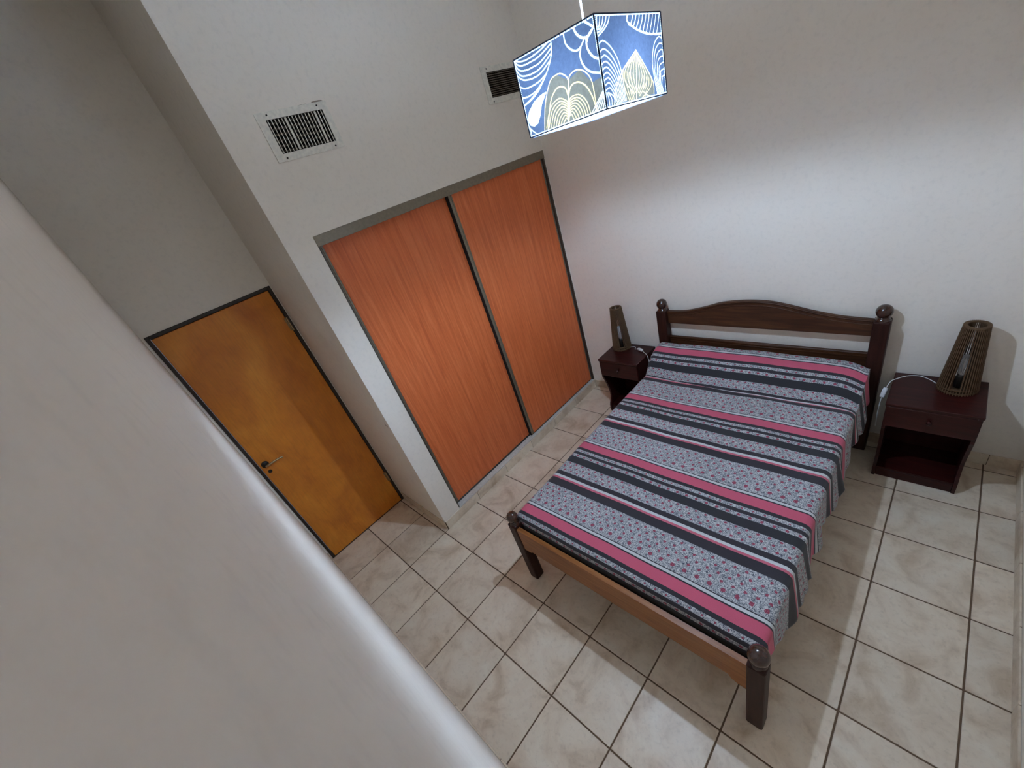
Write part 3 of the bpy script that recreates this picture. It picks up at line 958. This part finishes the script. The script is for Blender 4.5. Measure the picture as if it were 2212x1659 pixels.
for k in range(7):
    s_ = k / 6.0
    ad(Rf, [(1990 + 8 * k, 440 + 70 * k), (1945 + 10 * k, 425 + 78 * k), (1893 + 16 * k, 530 + 62 * k), (1875 + 20 * k, 740 + 30 * k), (1905 + 14 * k, 960 + 6 * k), (1940 + 14 * k, 1128)], 8)
right_fill = [('q', [(1682, 588), (1780, 760), (1880, 960), (1892, 1115), (1600, 1195), (1400, 1240), (1500, 900)])]

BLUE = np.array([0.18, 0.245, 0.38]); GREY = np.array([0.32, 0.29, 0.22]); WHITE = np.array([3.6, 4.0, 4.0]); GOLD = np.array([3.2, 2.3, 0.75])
def in_poly(P, poly):
    x, y = P[:, 0], P[:, 1]; ins = np.zeros(len(P), bool)
    n = len(poly)
    for i in range(n):
        x1, y1 = poly[i]; x2, y2 = poly[(i + 1) % n]
        c = ((y1 > y) != (y2 > y)) & (x < (x2 - x1) * (y - y1) / (y2 - y1 + 1e-12) + x1)
        ins ^= c
    return ins
def paint(U, Vv, lines, fills, Hinv, wid):
    """U,V in 0..1 (V up); returns rgb per point"""
    P = np.stack([U, Vv], 1)
    col = np.tile(BLUE, (len(P), 1))
    for kind, poly in fills:
        pp = [happ(Hinv, p) for p in poly]
        msk = in_poly(P, pp)
        col[msk] = WHITE if kind == 'w' else GREY
    asp = np.array([wid, HH])
    for pts, w_, c in lines:
        q = np.array([happ(Hinv, p) for p in pts]) * asp
        X = P * asp
        dm = np.full(len(P), 9.0)
        for a, b_ in zip(q[:-1], q[1:]):
            d = b_ - a; l2 = d @ d + 1e-12
            t_ = np.clip(((X - a) @ d) / l2, 0, 1)
            dm = np.minimum(dm, np.hypot(*((X - a - t_[:, None] * d).T)))
        r = w_ * 0.00029 * 0.5
        k = np.clip((r - dm) / 0.0007 + 0.5, 0, 1)[:, None]
        col = col * (1 - k) + (WHITE if c == W_ else GOLD) * k
    # stitched hems
    for e_, s_ in ((U * wid, Vv * HH), ((1 - U) * wid, Vv * HH), (Vv * HH, U * wid), ((1 - Vv) * HH, U * wid)):
        k = ((e_ < 0.0052) & (e_ > 0.0020) & ((s_ / 0.0042) % 1 < 0.62))
        col[k] = WHITE
        col[e_ < 0.0016] = np.array([0.06, 0.10, 0.2])
    return col
SRC_L = [(335, 730), (1215, 205), (1330, 1290), (520, 1600)]
SRC_R = [(1225, 200), (1968, 135), (2052, 1112), (1335, 1290)]
DST = [(0, 1), (1, 1), (1, 0), (0, 0)]
HL, HR = homog(SRC_L, DST), homog(SRC_R, DST)
def shade_mesh():
    nu, nv = 230, 150
    sides = [(Vector((-HX, -HY)), Vector((HX, -HY)), Lf, left_fill, HL, 2 * HX), (Vector((HX, -HY)), Vector((HX, HY)), Rf, right_fill, HR, 2 * HY),
             (Vector((HX, HY)), Vector((-HX, HY)), Lf, left_fill, HL, 2 * HX), (Vector((-HX, HY)), Vector((-HX, -HY)), Rf, right_fill, HR, 2 * HY)]
    co = []; cols = []; faces = []; base = 0
    uu = np.linspace(0, 1, nu); vv = np.linspace(0, 1, nv)
    UU, VV = np.meshgrid(uu, vv); U = UU.ravel(); V = VV.ravel()
    for a, b_, ln, fi, Hm, wd in sides:
        X = a.x + (b_.x - a.x) * U; Y = a.y + (b_.y - a.y) * U
        co.append(np.stack([X, Y, V * HH], 1)); cols.append(paint(U, V, ln, fi, Hm, wd))
        idx = np.arange(nu * nv).reshape(nv, nu) + base
        faces.append(np.stack([idx[:-1, :-1].ravel(), idx[:-1, 1:].ravel(), idx[1:, 1:].ravel(), idx[1:, :-1].ravel()], 1))
        base += nu * nv
    co = np.concatenate(co); cols = np.concatenate(cols); faces = np.concatenate(faces)
    me = bpy.data.meshes.new('lamp_shade')
    me.from_pydata(co.tolist(), [], faces.tolist())
    at = me.color_attributes.new('ink', 'FLOAT_COLOR', 'POINT')
    at.data.foreach_set('color', np.concatenate([cols, np.ones((len(cols), 1))], 1).astype(np.float32).ravel())
    me.materials.append(M_SHADE)
    return me
sh = link('lamp_shade', shade_mesh(), lamp)
bm = bmesh.new()
for sx in (-1, 1):
    for sy in (-1, 1):
        tube(bm, [(sx * HX, sy * HY, 0.0), (sx * HX, sy * HY, HH)], 0.0024, 6)
for z in (0.0, HH):
    cs = [(-HX, -HY, z), (HX, -HY, z), (HX, HY, z), (-HX, HY, z)]
    for i in range(4):
        tube(bm, [cs[i], cs[(i + 1) % 4]], 0.0018, 6)
obj('edge_binding', bm, M_SEAM, sh)
bm = bmesh.new()
tube(bm, [(-HX, 0, HH - .004), (HX, 0, HH - .004)], 0.0018, 6)
tube(bm, [(0, -HY, HH - .004), (0, HY, HH - .004)], 0.0018, 6)
obj('wire_frame', bm, M_CORD, lamp)
bm = bmesh.new()
lathe(bm, [(0.014, HH - 0.105), (0.018, HH - 0.095), (0.018, HH - 0.035), (0.012, HH - 0.02), (0.004, HH - .005)], (0, 0, 0), 18)
obj('socket', bm, M_CORD, lamp, True)
bm = bmesh.new()
bmesh.ops.create_icosphere(bm, subdivisions=3, radius=0.026)
bmesh.ops.translate(bm, verts=bm.verts, vec=(0, 0, 0.068))
obj('bulb', bm, M_BULB, lamp, True)
bm = bmesh.new()
tube(bm, [(0, 0, HH - .01), (0, 0, ZC - LC.z - 0.002)], 0.0030, 8)
o = obj('cord', bm, M_CORD, lamp, True)
o.rotation_euler = (math.radians(1.9), math.radians(1.1), 0)
bm = bmesh.new()
lathe(bm, [(0.045, -0.001), (0.045, -0.012), (0.02, -0.03), (0.004, -0.032)], (0, 0, ZC - LC.z), 24)
o = obj('ceiling_rose', bm, M_CORD, lamp, True)
o.rotation_euler = (math.radians(1.9), math.radians(1.1), 0)
